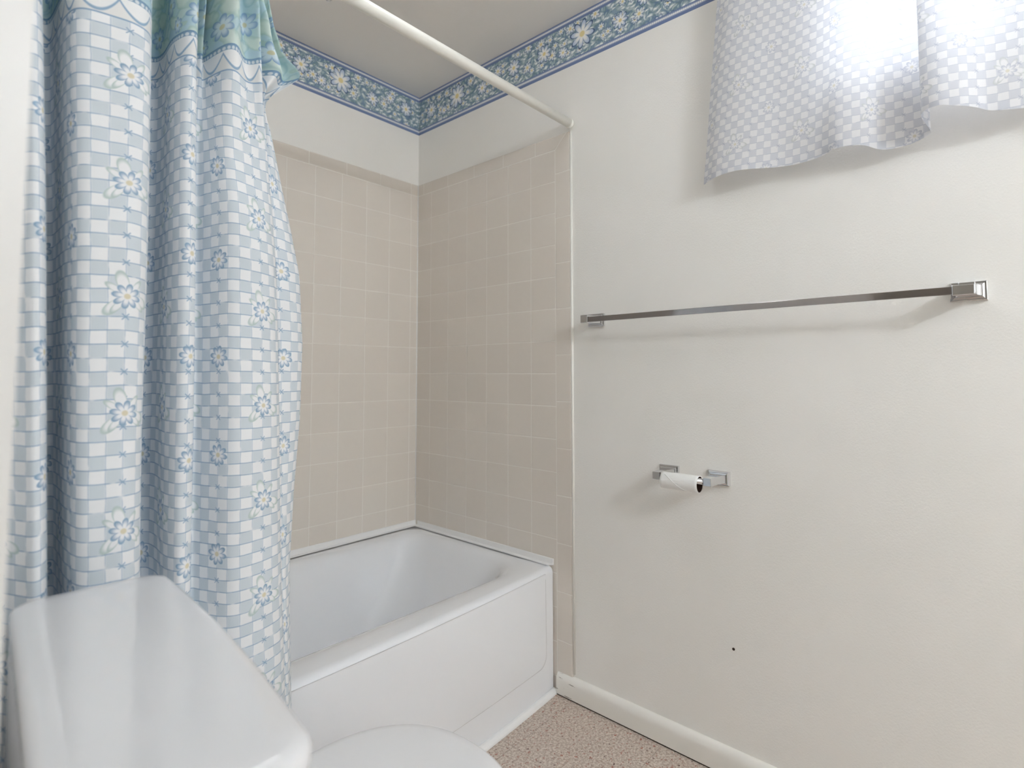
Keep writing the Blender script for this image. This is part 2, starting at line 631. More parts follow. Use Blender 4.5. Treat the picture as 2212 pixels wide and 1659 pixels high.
# ------------------------------------------------------------------ the room
CEIL = 2.247
TH = 0.12
PL = 0.006            # plaster sits this far behind the tile face
XL = -1.426           # face of the left wall
YF = -3.55           # face of the front wall, behind the camera
XH = -2.75            # far side of the hallway

struct(boxes('floor', [((XH - TH, YF - TH, -0.1), (PL + TH, PL + TH, 0.0))], M_FLOOR))
struct(boxes('ceiling', [((XH - TH, YF - TH, CEIL), (PL + TH, PL + TH, CEIL + 0.1))], M_CEIL))

WY0, WY1, WZ0, WZ1 = -2.20, -1.575, 1.69, 2.06          # window opening in the right wall
wall_right = struct(boxes('wall_right', [
    ((PL, YF - TH, 0), (PL + TH, WY0, CEIL)),
    ((PL, WY1, 0), (PL + TH, PL + TH, CEIL)),
    ((PL, WY0, 0), (PL + TH, WY1, WZ0)),
    ((PL, WY0, WZ1), (PL + TH, WY1, CEIL))], M_WALL))
wall_back = struct(boxes('wall_back', [((XL - TH, PL, 0), (PL, PL + TH, CEIL))], M_WALL))
DY0, DY1, DZ = -2.32, -1.437, 2.03                       # doorway in the left wall, the camera looks in through it
wall_left = struct(boxes('wall_left', [
    ((XL - TH, DY1, 0), (XL, PL, CEIL)),
    ((XL - TH, YF - TH, 0), (XL, DY0, CEIL)),
    ((XL - TH, DY0, DZ), (XL, DY1, CEIL))], M_JAMB))
wall_front = struct(boxes('wall_front', [((XH, YF - TH, 0), (PL, YF, CEIL))], M_WALL))
struct(boxes('wall_hall', [
    ((XH - TH, YF - TH, 0), (XH, PL + TH, CEIL)),
    ((XH, -0.9, 0), (XL - TH, -0.78, CEIL))], M_WALL))

# tile surrounds: slabs standing proud of the plaster with a rounded outer edge
TT = 1.852            # top of the tile
TE = -0.8065          # outer edge of the tile on the right wall


def tile_slab(name, mat, parent, horiz):
    # profile in (u, depth) with a rounded free edge, and a rounded top edge
    r = 0.005
    bm = bmesh.new()
    if horiz == 'y':
        lo, hi = (0.0, TE, 0.0), (PL, 0.0, TT)
    else:
        lo, hi = (XL, 0.0, 0.0), (0.0, PL, TT)
    bmesh.ops.create_cube(bm, size=1.0)
    for v in bm.verts:
        v.co = Vector([lo[i] + (v.co[i] + 0.5) * (hi[i] - lo[i]) for i in range(3)])
    ed = []
    for e in bm.edges:
        a, b = e.verts[0].co, e.verts[1].co
        if horiz == 'y':
            if (a.x < 1e-6 and b.x < 1e-6) and ((abs(a.z - TT) < 1e-6 and abs(b.z - TT) < 1e-6) or (abs(a.y - TE) < 1e-6 and abs(b.y - TE) < 1e-6)):
                ed.append(e)
        else:
            if abs(a.y) < 1e-6 and abs(b.y) < 1e-6 and abs(a.z - TT) < 1e-6 and abs(b.z - TT) < 1e-6:
                ed.append(e)
    bmesh.ops.bevel(bm, geom=ed, offset=r, segments=5, affect='EDGES', profile=0.5)
    me = bpy.data.meshes.new(name)
    bm.to_mesh(me)
    bm.free()
    return link(name, me, mat, parent)


tile_slab('tile_surround', M_TILE_R, wall_right, 'y')
tile_slab('tile_surround', M_TILE_B, wall_back, 'x')
# painted bead down the tile edge, its white also stands in for the edge highlight
cyl('edge_bead', (0.0035, TE - 0.0025, 0.078), (0.0035, TE - 0.0025, TT), 0.0042, M_TRIM, wall_right, 12)
cyl('corner_bead', (-0.0005, -0.0005, 0.41), (-0.0005, -0.0005, TT), 0.0022, M_CAULK, wall_back, 10)

# wallpaper borders under the ceiling
struct(boxes('trim_1', [((PL - 0.0006, YF, 2.077), (PL, PL, CEIL))], M_BORD_R))
struct(boxes('trim_2', [((XL, PL - 0.0006, 2.077), (PL - 0.0006, PL, CEIL))], M_BORD_B))


def prism_y(name, prof, y0, y1, mat, parent=None, n=1):
    """extrude an (x, z) profile along y"""
    vs, fs = [], []
    k = len(prof)
    for i in range(n + 1):
        yy = y0 + (y1 - y0) * i / n
        vs += [(a, yy, b) for a, b in prof]
    for i in range(n):
        for j in range(k):
            fs.append((i * k + j, i * k + (j + 1) % k, (i + 1) * k + (j + 1) % k, (i + 1) * k + j))
    fs.append(tuple(range(k - 1, -1, -1)))
    fs.append(tuple(range(n * k, n * k + k)))
    return fix_normals(mesh(name, vs, fs, mat, parent))


# baseboard: rounded top, standing just off the floor
prof = [(PL, 0.004), (-0.0115, 0.004), (-0.0125, 0.040)]
for k in range(9):
    a = math.radians(90 * k / 8)
    prof.append((PL - 0.0185 * math.cos(a), 0.046 + 0.024 * math.sin(a)))
bb = prism_y('baseboard_right', prof, YF, -0.748, M_TRIM)
smooth(bb)
bevel_mod(bb, 0.0006, 1)
bb.data.set_sharp_from_angle(angle=math.radians(40))
struct(bb)
gap = boxes('gap_shade_strip', [((-0.009, YF, 0.0), (PL, -0.748, 0.0045))], M_DARK, bb)  # solid dark strip, the shade under the board put into its colour
gap['label'] = 'dark strip painted as the shade in the gap under the baseboard'
pin = cyl('nail_hole', (PL - 0.0012, -1.3145, 0.320), (PL, -1.3145, 0.320), 0.0036, M_DARK, wall_right, 12)
pin['label'] = 'small dark nail hole low on the wall'

# window behind the valance: frame, two sashes, insect screen on the far one
win = struct(boxes('window_1', [
    ((PL + 0.03, WY0, WZ0), (PL + 0.10, WY0 + 0.03, WZ1)), ((PL + 0.03, WY1 - 0.03, WZ0), (PL + 0.10, WY1, WZ1)),
    ((PL + 0.03, WY0, WZ0), (PL + 0.10, WY1, WZ0 + 0.03)), ((PL + 0.03, WY0, WZ1 - 0.03), (PL + 0.10, WY1, WZ1)),
    ((PL + 0.03, -1.905, WZ0), (PL + 0.10, -1.865, WZ1))], M_TRIM))
box('window_pane', (PL + 0.062, -1.865, WZ0 + 0.03), (PL + 0.066, WY1 - 0.03, WZ1 - 0.03), M_GLASS, win)
box('window_pane', (PL + 0.062, WY0 + 0.03, WZ0 + 0.03), (PL + 0.066, -1.905, WZ1 - 0.03), M_GLASS, win)
box('window_screen', (PL + 0.075, WY0 + 0.03, WZ0 + 0.03), (PL + 0.0755, -1.905, WZ1 - 0.03), M_SCREEN, win)

# ------------------------------------------------------------------ bathtub
tub = thing('bathtub', 'white alcove bathtub with smooth front apron below the tiled walls', 'bathtub', (0, 0, 0))
ZR = 0.402            # top of the rim
XT0, XT1 = XL + 0.001, -0.001


def bow(x):
    t = (x + 0.713) / 0.713
    return -0.737 - 0.028 * (1 - t * t)


def outer(inset, z, r=0.004):
    l = rrect(XT0 + min(inset, 0.004), XT1 - min(inset, 0.004), -0.737, -0.002 - min(inset, 0.004), r, z, 6, 14)
    for p in l:
        if p.y < -0.70:
            w = (-0.70 - p.y) / 0.037
            p.y = bow(p.x) * w + p.y * (1 - w) + inset
    return l


def inner(x0, x1, y0, y1, r, z):
    return rrect(x0, x1, y0, y1, r, z, 6, 14)


RR = (0.075, 0.16, 0.16, 0.155)
loops = [outer(0.006, 0.0), outer(0.006, 0.10), outer(0.006, 0.36)]
for k in range(7):
    a = math.radians(90 * k / 6)
    loops.append(outer(0.006 + 0.022 * (1 - math.cos(a)), ZR - 0.022 + 0.020 * math.sin(a)))
loops += [
    inner(-1.370, -0.028, -0.700, -0.030, RR, ZR - 0.001),
    inner(-1.360, -0.038, -0.685, -0.045, RR, ZR - 0.0015),
    inner(-1.353, -0.046, -0.668, -0.058, RR, ZR - 0.004),
    inner(-1.346, -0.055, -0.652, -0.069, RR, ZR - 0.010),
    inner(-1.340, -0.065, -0.639, -0.079, RR, ZR - 0.020),
    inner(-1.334, -0.077, -0.629, -0.088, RR, ZR - 0.038),
    inner(-1.325, -0.098, -0.620, -0.100, RR, ZR - 0.075),
    inner(-1.310, -0.150, -0.610, -0.118, (0.11, 0.15, 0.15, 0.16), 0.24),
    inner(-1.295, -0.225, -0.594, -0.138, (0.13, 0.14, 0.14, 0.16), 0.15),
    inner(-1.275, -0.275, -0.575, -0.160, (0.13, 0.13, 0.13, 0.15), 0.095),
    inner(-1.250, -0.310, -0.550, -0.190, (0.12, 0.12, 0.12, 0.13), 0.072),
    inner(-1.200, -0.370, -0.500, -0.240, (0.08, 0.08, 0.08, 0.08), 0.066)]
body = loft('tub_body', loops, M_ENAMEL, tub, cap1=True)
# raised field of the apron with a soft rounded lower corner
AX0, AX1, AZ0, AZ1 = XT0 + 0.05, -0.047, 0.100, 0.384
lp = []
for ins, dy in ((0.0, 0.001), (0.0, -0.0035), (0.003, -0.0058), (0.009, -0.0068)):
    c = rrect(AX0 + ins, AX1 - ins, AZ0 + ins, AZ1 + 0.004 - ins, (0.004, 0.004, 0.035, 0.035), 0.0, 6, 24)
    lp.append([Vector((p.x, bow(p.x) + 0.006 + dy * max(-0.1, 1.0 - (p.y - 0.10) / 0.27), p.y)) for p in c])
ap = loft('apron_panel', lp, M_ENAMEL, tub)
bm = bmesh.new()
bm.from_mesh(ap.data)
bm.verts.ensure_lookup_table()
n = len(lp[0])
base = 3 * n
# fill the face by strips between matching bottom and top vertices so it follows the bow
NX = 40
xa, xb = AX0 + 0.009 + 0.035, AX1 - 0.009 - 0.035
bmesh.ops.contextual_create(bm, geom=[e for e in bm.edges if all(v.index >= base for v in e.verts)])
bmesh.ops.recalc_face_normals(bm, faces=bm.faces)
bmesh.ops.triangulate(bm, faces=[f for f in bm.faces if len(f.verts) > 4])
bm.to_mesh(ap.data)
bm.free()
for p in ap.data.polygons:
    p.use_smooth = True
# drain and overflow at the curtain end of the tub
cyl('drain', (-1.12, -0.37, 0.064), (-1.12, -0.37, 0.069), 0.028, M_CHROME, tub)

# white strips: vinyl caulk strip round the rim and a quarter round along the foot of the apron


def strip_x(name, prof, x0, x1, mat, bowed=False, nx=30):
    """extrude a (y, z) profile along x"""
    vs, fs = [], []
    k = len(prof)
    for i in range(nx + 1):
        xx = x0 + (x1 - x0) * i / nx
        vs += [(xx, a + (bow(xx) if bowed else 0.0), b) for a, b in prof]
    for i in range(nx):
        for j in range(k):
            fs.append((i * k + j, i * k + (j + 1) % k, (i + 1) * k + (j + 1) % k, (i + 1) * k + j))
    fs.append(tuple(range(k - 1, -1, -1)))
    fs.append(tuple(range(nx * k, nx * k + k)))
    return fix_normals(mesh(name, vs, fs, mat))


z0 = ZR + 0.0005
L = [(0.0, z0), (-0.0165, z0), (-0.0165, z0 + 0.002), (-0.0035, z0 + 0.0035), (-0.003, z0 + 0.019), (-0.0015, z0 + 0.021), (0.0, z0 + 0.021)]
struct(strip_x('trim_3', [(a - 0.0003, b) for a, b in L], XL + 0.002, -0.0004, M_CAULK, nx=1))
t4 = prism_y('trim_4', [(a - 0.0003, b) for a, b in L], -0.731, -0.017, M_CAULK)
# clipped front corner of the end strip
for v in t4.data.vertices:
    if v.co.y < -0.7 and v.co.x < -0.01:
        v.co.y += 0.014
struct(t4)
foot = [(0.005, 0.0), (-0.0105, 0.0), (-0.0100, 0.005), (-0.007, 0.010), (-0.001, 0.0135), (0.005, 0.0145)]
struct(strip_x('trim_5', [(a - 0.0002, b) for a, b in foot], XT0 + 0.02, -0.004, M_CAULK, bowed=True))

# ------------------------------------------------------------------ shower rod
rod = thing('shower_curtain_rod', 'cream painted shower rod spanning the alcove above the bathtub', 'curtain rod', (0, -0.810, 1.874))
ZROD = 1.874
cyl('rod_tube', (XL + 0.001, 0, 0), (-0.001, 0, 0), 0.0147, M_PAINTROD, rod, 32)
cyl('end_cap', (-0.012, 0, 0), (-0.0008, 0, 0), 0.0158, M_PAINTROD, rod, 32)
cyl('end_cap', (XL + 0.0008, 0, 0), (XL + 0.012, 0, 0), 0.0158, M_PAINTROD, rod, 32)

# ------------------------------------------------------------------ shower curtain
CURT = [   # height, then x and y of the section points from the left to the hem
 (1.86, [-1.4962, -1.4276, -1.3991, -1.3815, -1.3682, -1.3625, -1.3598, -1.3407, -1.3366, -1.3255, -1.2895, -1.2534, -1.2284, -1.2113, -1.2, -1.1856, -1.1813, -1.1845, -1.1777, -1.1595, -1.147, -1.135, -1.1313, -1.1214, -1.0979, -1.0759, -1.0632, -1.0564, -1.0486, -1.0402, -1.0316], [-0.8, -0.82, -0.85, -0.875, -0.855, -0.787, -0.73, -0.72, -0.8235, -0.87, -0.883, -0.885, -0.86, -0.7815, -0.719, -0.7245, -0.756, -0.811, -0.8495, -0.845, -0.7925, -0.7775, -0.8035, -0.845, -0.85, -0.84, -0.825, -0.81, -0.805, -0.795, -0.78]),
 (1.72, [-1.4905, -1.4223, -1.3939, -1.3764, -1.3631, -1.3575, -1.3547, -1.3358, -1.3317, -1.3207, -1.2849, -1.249, -1.2241, -1.207, -1.1957, -1.1813, -1.1771, -1.1803, -1.1736, -1.1556, -1.143, -1.1311, -1.1274, -1.1176, -1.0943, -1.0723, -1.0596, -1.0519, -1.0352, -1.02, -1.0076], [-0.8, -0.82, -0.85, -0.875, -0.855, -0.787, -0.73, -0.72, -0.8235, -0.87, -0.883, -0.885, -0.86, -0.7815, -0.719, -0.7245, -0.756, -0.811, -0.8495, -0.845, -0.7925, -0.7775, -0.8035, -0.845, -0.85, -0.84, -0.825, -0.81, -0.805, -0.795, -0.78]),
 (1.66, [-1.4887, -1.42, -1.3914, -1.3738, -1.3604, -1.3547, -1.3519, -1.333, -1.3293, -1.3185, -1.2833, -1.248, -1.2234, -1.2064, -1.1951, -1.1807, -1.1763, -1.1793, -1.1723, -1.154, -1.1414, -1.1294, -1.1248, -1.1133, -1.0881, -1.0646, -1.0514, -1.0427, -1.0184, -0.9972, -0.9814], [-0.8, -0.82, -0.85, -0.875, -0.855, -0.787, -0.73, -0.72, -0.8235, -0.87, -0.883, -0.885, -0.86, -0.7815, -0.719, -0.7245, -0.756, -0.811, -0.8495, -0.845, -0.7925, -0.7775, -0.8035, -0.845, -0.85, -0.84, -0.825, -0.81, -0.805, -0.795, -0.78]),
 (1.64, [-1.4881, -1.4193, -1.3906, -1.3729, -1.3594, -1.3537, -1.3509, -1.3321, -1.3284, -1.3178, -1.2828, -1.2477, -1.2232, -1.2063, -1.195, -1.1806, -1.1761, -1.179, -1.1719, -1.1534, -1.1409, -1.1289, -1.1239, -1.1118, -1.0858, -1.0617, -1.0482, -1.0392, -1.0123, -0.989, -0.9719], [-0.8, -0.82, -0.85, -0.875, -0.855, -0.787, -0.73, -0.72, -0.8235, -0.87, -0.883, -0.885, -0.86, -0.7815, -0.719, -0.7245, -0.756, -0.811, -0.8495, -0.845, -0.7925, -0.7775, -0.8035, -0.845, -0.85, -0.84, -0.825, -0.81, -0.805, -0.795, -0.78]),
 (1.62, [-1.4875, -1.4185, -1.3897, -1.3719, -1.3585, -1.3527, -1.3499, -1.3312, -1.3276, -1.3171, -1.2823, -1.2474, -1.223, -1.2061, -1.1949, -1.1805, -1.1759, -1.1787, -1.1714, -1.1529, -1.1403, -1.1283, -1.123, -1.1102, -1.0835, -1.0588, -1.0451, -1.0359, -1.0075, -0.983, -0.9653], [-0.8, -0.82, -0.85, -0.875, -0.855, -0.787, -0.73, -0.72, -0.8235, -0.87, -0.883, -0.885, -0.86, -0.7815, -0.719, -0.7245, -0.756, -0.811, -0.8495, -0.845, -0.7925, -0.7775, -0.8035, -0.845, -0.85, -0.84, -0.825, -0.81, -0.805, -0.795, -0.78]),
 (1.6, [-1.487, -1.4178, -1.3889, -1.371, -1.3575, -1.3518, -1.3489, -1.3302, -1.3268, -1.3163, -1.2817, -1.247, -1.2228, -1.2059, -1.1947, -1.1802, -1.1756, -1.1783, -1.171, -1.1524, -1.1398, -1.1277, -1.1221, -1.1086, -1.0811, -1.0559, -1.042, -1.0338, -1.0153, -0.9986, -0.9853], [-0.8, -0.82, -0.85, -0.875, -0.855, -0.787, -0.73, -0.72, -0.8235, -0.87, -0.883, -0.885, -0.86, -0.7815, -0.719, -0.7245, -0.756, -0.811, -0.8495, -0.845, -0.7925, -0.7775, -0.8035, -0.845, -0.85, -0.84, -0.825, -0.81, -0.805, -0.795, -0.78]),
 (1.585, [-1.4865, -1.4172, -1.3882, -1.3703, -1.3568, -1.3511, -1.3482, -1.3295, -1.3261, -1.3158, -1.2813, -1.2467, -1.2226, -1.2057, -1.1945, -1.1801, -1.1754, -1.178, -1.1706, -1.152, -1.1394, -1.1273, -1.1214, -1.1075, -1.0794, -1.0537, -1.0396, -1.0323, -1.0226, -1.0125, -1.0029], [-0.8, -0.82, -0.85, -0.875, -0.855, -0.787, -0.73, -0.72, -0.8235, -0.87, -0.883, -0.885, -0.86, -0.7815, -0.719, -0.7245, -0.756, -0.811, -0.8495, -0.845, -0.7925, -0.7775, -0.8035, -0.845, -0.85, -0.84, -0.825, -0.81, -0.805, -0.795, -0.78]),
 (1.57, [-1.4861, -1.4166, -1.3876, -1.3697, -1.3561, -1.3503, -1.3474, -1.3288, -1.3255, -1.3152, -1.2809, -1.2465, -1.2224, -1.2055, -1.1943, -1.1799, -1.1751, -1.1778, -1.1703, -1.1516, -1.139, -1.1269, -1.1208, -1.1063, -1.0776, -1.0516, -1.0372, -1.0304, -1.025, -1.0182, -1.0104], [-0.8, -0.82, -0.85, -0.875, -0.855, -0.787, -0.73, -0.72, -0.8235, -0.87, -0.883, -0.885, -0.86, -0.7815, -0.719, -0.7245, -0.756, -0.811, -0.8495, -0.845, -0.7925, -0.7775, -0.8035, -0.845, -0.85, -0.84, -0.825, -0.81, -0.805, -0.795, -0.78]),
 (1.55, [-1.4855, -1.4159, -1.3867, -1.3688, -1.3552, -1.3494, -1.3465, -1.3278, -1.3247, -1.3145, -1.2803, -1.2461, -1.2221, -1.2053, -1.1941, -1.1797, -1.1748, -1.1774, -1.1699, -1.1511, -1.1385, -1.1264, -1.1199, -1.1047, -1.0753, -1.0486, -1.034, -1.0273, -1.0229, -1.017, -1.0096], [-0.8, -0.82, -0.85, -0.875, -0.855, -0.787, -0.73, -0.72, -0.8235, -0.87, -0.883, -0.885, -0.86, -0.7815, -0.719, -0.7245, -0.756, -0.811, -0.8495, -0.845, -0.7925, -0.7775, -0.8035, -0.845, -0.85, -0.84, -0.825, -0.81, -0.805, -0.795, -0.78]),
 (1.52, [-1.4847, -1.4147, -1.3855, -1.3674, -1.3537, -1.3479, -1.345, -1.3264, -1.3234, -1.3133, -1.2795, -1.2455, -1.2217, -1.205, -1.1938, -1.1793, -1.1744, -1.1769, -1.1692, -1.1503, -1.1377, -1.1255, -1.1185, -1.1021, -1.0714, -1.0437, -1.0287, -1.0215, -1.0135, -1.0048, -0.9958], [-0.8, -0.82, -0.85, -0.875, -0.855, -0.787, -0.73, -0.72, -0.8235, -0.87, -0.883, -0.885, -0.86, -0.7815, -0.719, -0.7245, -0.756, -0.811, -0.8495, -0.845, -0.7925, -0.7775, -0.8035, -0.845, -0.85, -0.84, -0.825, -0.81, -0.805, -0.795, -0.78]),
 (1.48, [-1.4835, -1.4132, -1.3838, -1.3656, -1.3519, -1.346, -1.343, -1.3245, -1.3218, -1.3119, -1.2784, -1.2449, -1.2212, -1.2045, -1.1934, -1.1789, -1.1738, -1.1762, -1.1683, -1.1493, -1.1366, -1.1244, -1.1166, -1.0987, -1.0663, -1.0372, -1.0216, -1.0141, -1.0043, -0.9942, -0.9844], [-0.8001, -0.8201, -0.8502, -0.8753, -0.8552, -0.7871, -0.73, -0.72, -0.8237, -0.8702, -0.8833, -0.8853, -0.8602, -0.7816, -0.719, -0.7245, -0.7561, -0.8111, -0.8497, -0.8452, -0.7926, -0.7776, -0.8036, -0.8452, -0.8502, -0.8402, -0.8251, -0.8101, -0.8051, -0.7951, -0.78]),
 (1.42, [-1.4818, -1.411, -1.3815, -1.3633, -1.3494, -1.3432, -1.3401, -1.3217, -1.3196, -1.3102, -1.2775, -1.2446, -1.2212, -1.2042, -1.1928, -1.1783, -1.1732, -1.1756, -1.1678, -1.1484, -1.1355, -1.1231, -1.1147, -1.0956, -1.0615, -1.0309, -1.0145, -1.0064, -0.9932, -0.9804, -0.9688], [-0.8009, -0.8216, -0.8526, -0.8785, -0.8578, -0.7886, -0.7304, -0.72, -0.8258, -0.8733, -0.8868, -0.8889, -0.863, -0.7831, -0.7194, -0.7249, -0.7569, -0.813, -0.8523, -0.8475, -0.7941, -0.7786, -0.8051, -0.8475, -0.8526, -0.8423, -0.8268, -0.8112, -0.8061, -0.7957, -0.7802]),
 (1.34, [-1.4795, -1.4082, -1.3787, -1.3605, -1.3464, -1.3398, -1.3362, -1.3179, -1.317, -1.3084, -1.2769, -1.2452, -1.2218, -1.2041, -1.1921, -1.1776, -1.1726, -1.1755, -1.1679, -1.1481, -1.1344, -1.1216, -1.1126, -1.0923, -1.0562, -1.0235, -1.0058, -0.9966, -0.979, -0.9625, -0.9484], [-0.8027, -0.8249, -0.8582, -0.886, -0.8638, -0.7919, -0.7311, -0.72, -0.8306, -0.8804, -0.8949, -0.8971, -0.8693, -0.7864, -0.7201, -0.7256, -0.7587, -0.8174, -0.8583, -0.8527, -0.7974, -0.7808, -0.8084, -0.8527, -0.8582, -0.8471, -0.8305, -0.8138, -0.8083, -0.7972, -0.7805]),
 (1.24, [-1.4762, -1.4047, -1.3752, -1.3574, -1.3429, -1.3359, -1.3319, -1.3136, -1.314, -1.3064, -1.2762, -1.2455, -1.2222, -1.2039, -1.1912, -1.1767, -1.1717, -1.1752, -1.1678, -1.1476, -1.1333, -1.1201, -1.1108, -1.0899, -1.0526, -1.0184, -0.9996, -0.9891, -0.9651, -0.9433, -0.9258], [-0.8048, -0.8286, -0.8643, -0.894, -0.8702, -0.7956, -0.7319, -0.72, -0.8359, -0.8881, -0.9036, -0.9059, -0.8762, -0.7901, -0.7209, -0.7264, -0.7608, -0.822, -0.8647, -0.8583, -0.8011, -0.7832, -0.8121, -0.8583, -0.8643, -0.8524, -0.8345, -0.8167, -0.8107, -0.7988, -0.781]),
 (1.1, [-1.4708, -1.3994, -1.37, -1.3522, -1.3377, -1.3306, -1.3265, -1.3085, -1.3095, -1.3024, -1.2734, -1.2439, -1.2213, -1.2031, -1.1905, -1.176, -1.1707, -1.1738, -1.1661, -1.1455, -1.1311, -1.1179, -1.1081, -1.0862, -1.0475, -1.0123, -0.9931, -0.9822, -0.9569, -0.9338, -0.9156], [-0.805, -0.829, -0.865, -0.895, -0.871, -0.796, -0.732, -0.72, -0.8365, -0.889, -0.9046, -0.907, -0.877, -0.7905, -0.721, -0.7265, -0.761, -0.8226, -0.8655, -0.859, -0.8015, -0.7835, -0.8125, -0.859, -0.865, -0.853, -0.835, -0.817, -0.811, -0.799, -0.781]),
 (0.95, [-1.4651, -1.3937, -1.3643, -1.3465, -1.332, -1.3248, -1.3207, -1.303, -1.3046, -1.2981, -1.2704, -1.2421, -1.2202, -1.2024, -1.19, -1.1755, -1.1698, -1.1724, -1.1641, -1.1432, -1.1288, -1.1157, -1.1052, -1.082, -1.0421, -1.0057, -0.986, -0.9756, -0.9542, -0.9342, -0.9177], [-0.805, -0.829, -0.865, -0.895, -0.871, -0.796, -0.732, -0.72, -0.8365, -0.889, -0.9046, -0.907, -0.877, -0.7905, -0.721, -0.7265, -0.761, -0.8226, -0.8655, -0.859, -0.8015, -0.7835, -0.8125, -0.859, -0.865, -0.853, -0.835, -0.817, -0.811, -0.799, -0.781]),
 (0.8, [-1.4593, -1.388, -1.3586, -1.3408, -1.3263, -1.3191, -1.3149, -1.2974, -1.2995, -1.2934, -1.2665, -1.2391, -1.2177, -1.2, -1.1878, -1.1733, -1.1676, -1.1701, -1.1618, -1.1408, -1.1265, -1.1134, -1.1025, -1.0784, -1.0375, -1.0003, -0.9803, -0.9705, -0.956, -0.9414, -0.9279], [-0.805, -0.829, -0.865, -0.895, -0.871, -0.796, -0.732, -0.72, -0.8365, -0.889, -0.9046, -0.907, -0.877, -0.7905, -0.721, -0.7265, -0.761, -0.8226, -0.8655, -0.859, -0.8015, -0.7835, -0.8125, -0.859, -0.865, -0.853, -0.835, -0.817, -0.811, -0.799, -0.781]),
 (0.65, [-1.4536, -1.3823, -1.3529, -1.3351, -1.3206, -1.3145, -1.3109, -1.2937, -1.2948, -1.2883, -1.2619, -1.2349, -1.2138, -1.1985, -1.1879, -1.1735, -1.1671, -1.1684, -1.1594, -1.1384, -1.1263, -1.1134, -1.1013, -1.0751, -1.0333, -0.9956, -0.9753, -0.966, -0.9558, -0.9445, -0.9329], [-0.805, -0.829, -0.865, -0.895, -0.871, -0.8041, -0.7455, -0.7335, -0.8405, -0.889, -0.9046, -0.907, -0.877, -0.7999, -0.7372, -0.7413, -0.7718, -0.828, -0.8668, -0.859, -0.8082, -0.7902, -0.8165, -0.859, -0.865, -0.853, -0.835, -0.817, -0.811, -0.799, -0.781]),
 (0.55, [-1.4496, -1.3785, -1.3492, -1.3314, -1.3169, -1.3128, -1.3106, -1.2938, -1.2925, -1.2849, -1.2588, -1.2321, -1.2112, -1.2003, -1.1927, -1.1782, -1.1702, -1.1691, -1.1581, -1.1366, -1.1286, -1.1157, -1.1017, -1.0721, -1.0294, -0.9908, -0.9702, -0.9609, -0.9515, -0.9408, -0.9295], [-0.805, -0.829, -0.865, -0.895, -0.871, -0.8195, -0.7711, -0.7591, -0.8482, -0.889, -0.9046, -0.907, -0.877, -0.8179, -0.768, -0.7696, -0.7923, -0.8383, -0.8694, -0.859, -0.8211, -0.8031, -0.8242, -0.859, -0.865, -0.853, -0.835, -0.817, -0.811, -0.799, -0.781]),
 (0.45, [-1.4457, -1.3747, -1.3454, -1.3277, -1.3132, -1.3104, -1.3089, -1.2924, -1.2897, -1.2815, -1.2557, -1.2294, -1.2086, -1.2004, -1.1946, -1.18, -1.1712, -1.1686, -1.1565, -1.1348, -1.1293, -1.1165, -1.1012, -1.0692, -1.0257, -0.9865, -0.9656, -0.9563, -0.9475, -0.9373, -0.9262], [-0.805, -0.829, -0.865, -0.895, -0.871, -0.8289, -0.7868, -0.7748, -0.8529, -0.889, -0.9046, -0.907, -0.877, -0.8289, -0.7868, -0.7868, -0.8049, -0.8445, -0.871, -0.859, -0.8289, -0.8109, -0.8289, -0.859, -0.865, -0.853, -0.835, -0.817, -0.811, -0.799, -0.781]),
 (0.35, [-1.4418, -1.3709, -1.3417, -1.324, -1.3095, -1.3067, -1.3052, -1.2888, -1.2862, -1.2782, -1.2526, -1.2266, -1.2059, -1.1978, -1.192, -1.1776, -1.1689, -1.1663, -1.1545, -1.1329, -1.1275, -1.1147, -1.0992, -1.0666, -1.0224, -0.9827, -0.9615, -0.9523, -0.944, -0.9342, -0.9232], [-0.805, -0.829, -0.865, -0.895, -0.871, -0.829, -0.787, -0.775, -0.853, -0.889, -0.9046, -0.907, -0.877, -0.829, -0.787, -0.787, -0.805, -0.8446, -0.871, -0.859, -0.829, -0.811, -0.829, -0.859, -0.865, -0.853, -0.835, -0.817, -0.811, -0.799, -0.781]),
 (0.1, [-1.4316, -1.3613, -1.3324, -1.315, -1.3006, -1.2978, -1.2962, -1.28, -1.2775, -1.2696, -1.2444, -1.2186, -1.1981, -1.1899, -1.1841, -1.1698, -1.1612, -1.1588, -1.1471, -1.1258, -1.1203, -1.1076, -1.0922, -1.06, -1.0162, -0.9768, -0.9557, -0.9465, -0.9383, -0.9285, -0.9176], [-0.805, -0.829, -0.865, -0.895, -0.871, -0.829, -0.787, -0.775, -0.853, -0.889, -0.9046, -0.907, -0.877, -0.829, -0.787, -0.787, -0.805, -0.8446, -0.871, -0.859, -0.829, -0.811, -0.829, -0.859, -0.865, -0.853, -0.835, -0.817, -0.811, -0.799, -0.781]),
]



def catmull(p, t):
    n = len(p) - 1
    i = min(int(t), n - 1)
    f = t - i
    a, b, c, d = p[max(i - 1, 0)], p[i], p[i + 1], p[min(i + 2, n)]
    return 0.5 * (2 * b + (c - a) * f + (2 * a - 5 * b + 4 * c - d) * f * f + (3 * b - a - 3 * c + d) * f ** 3)


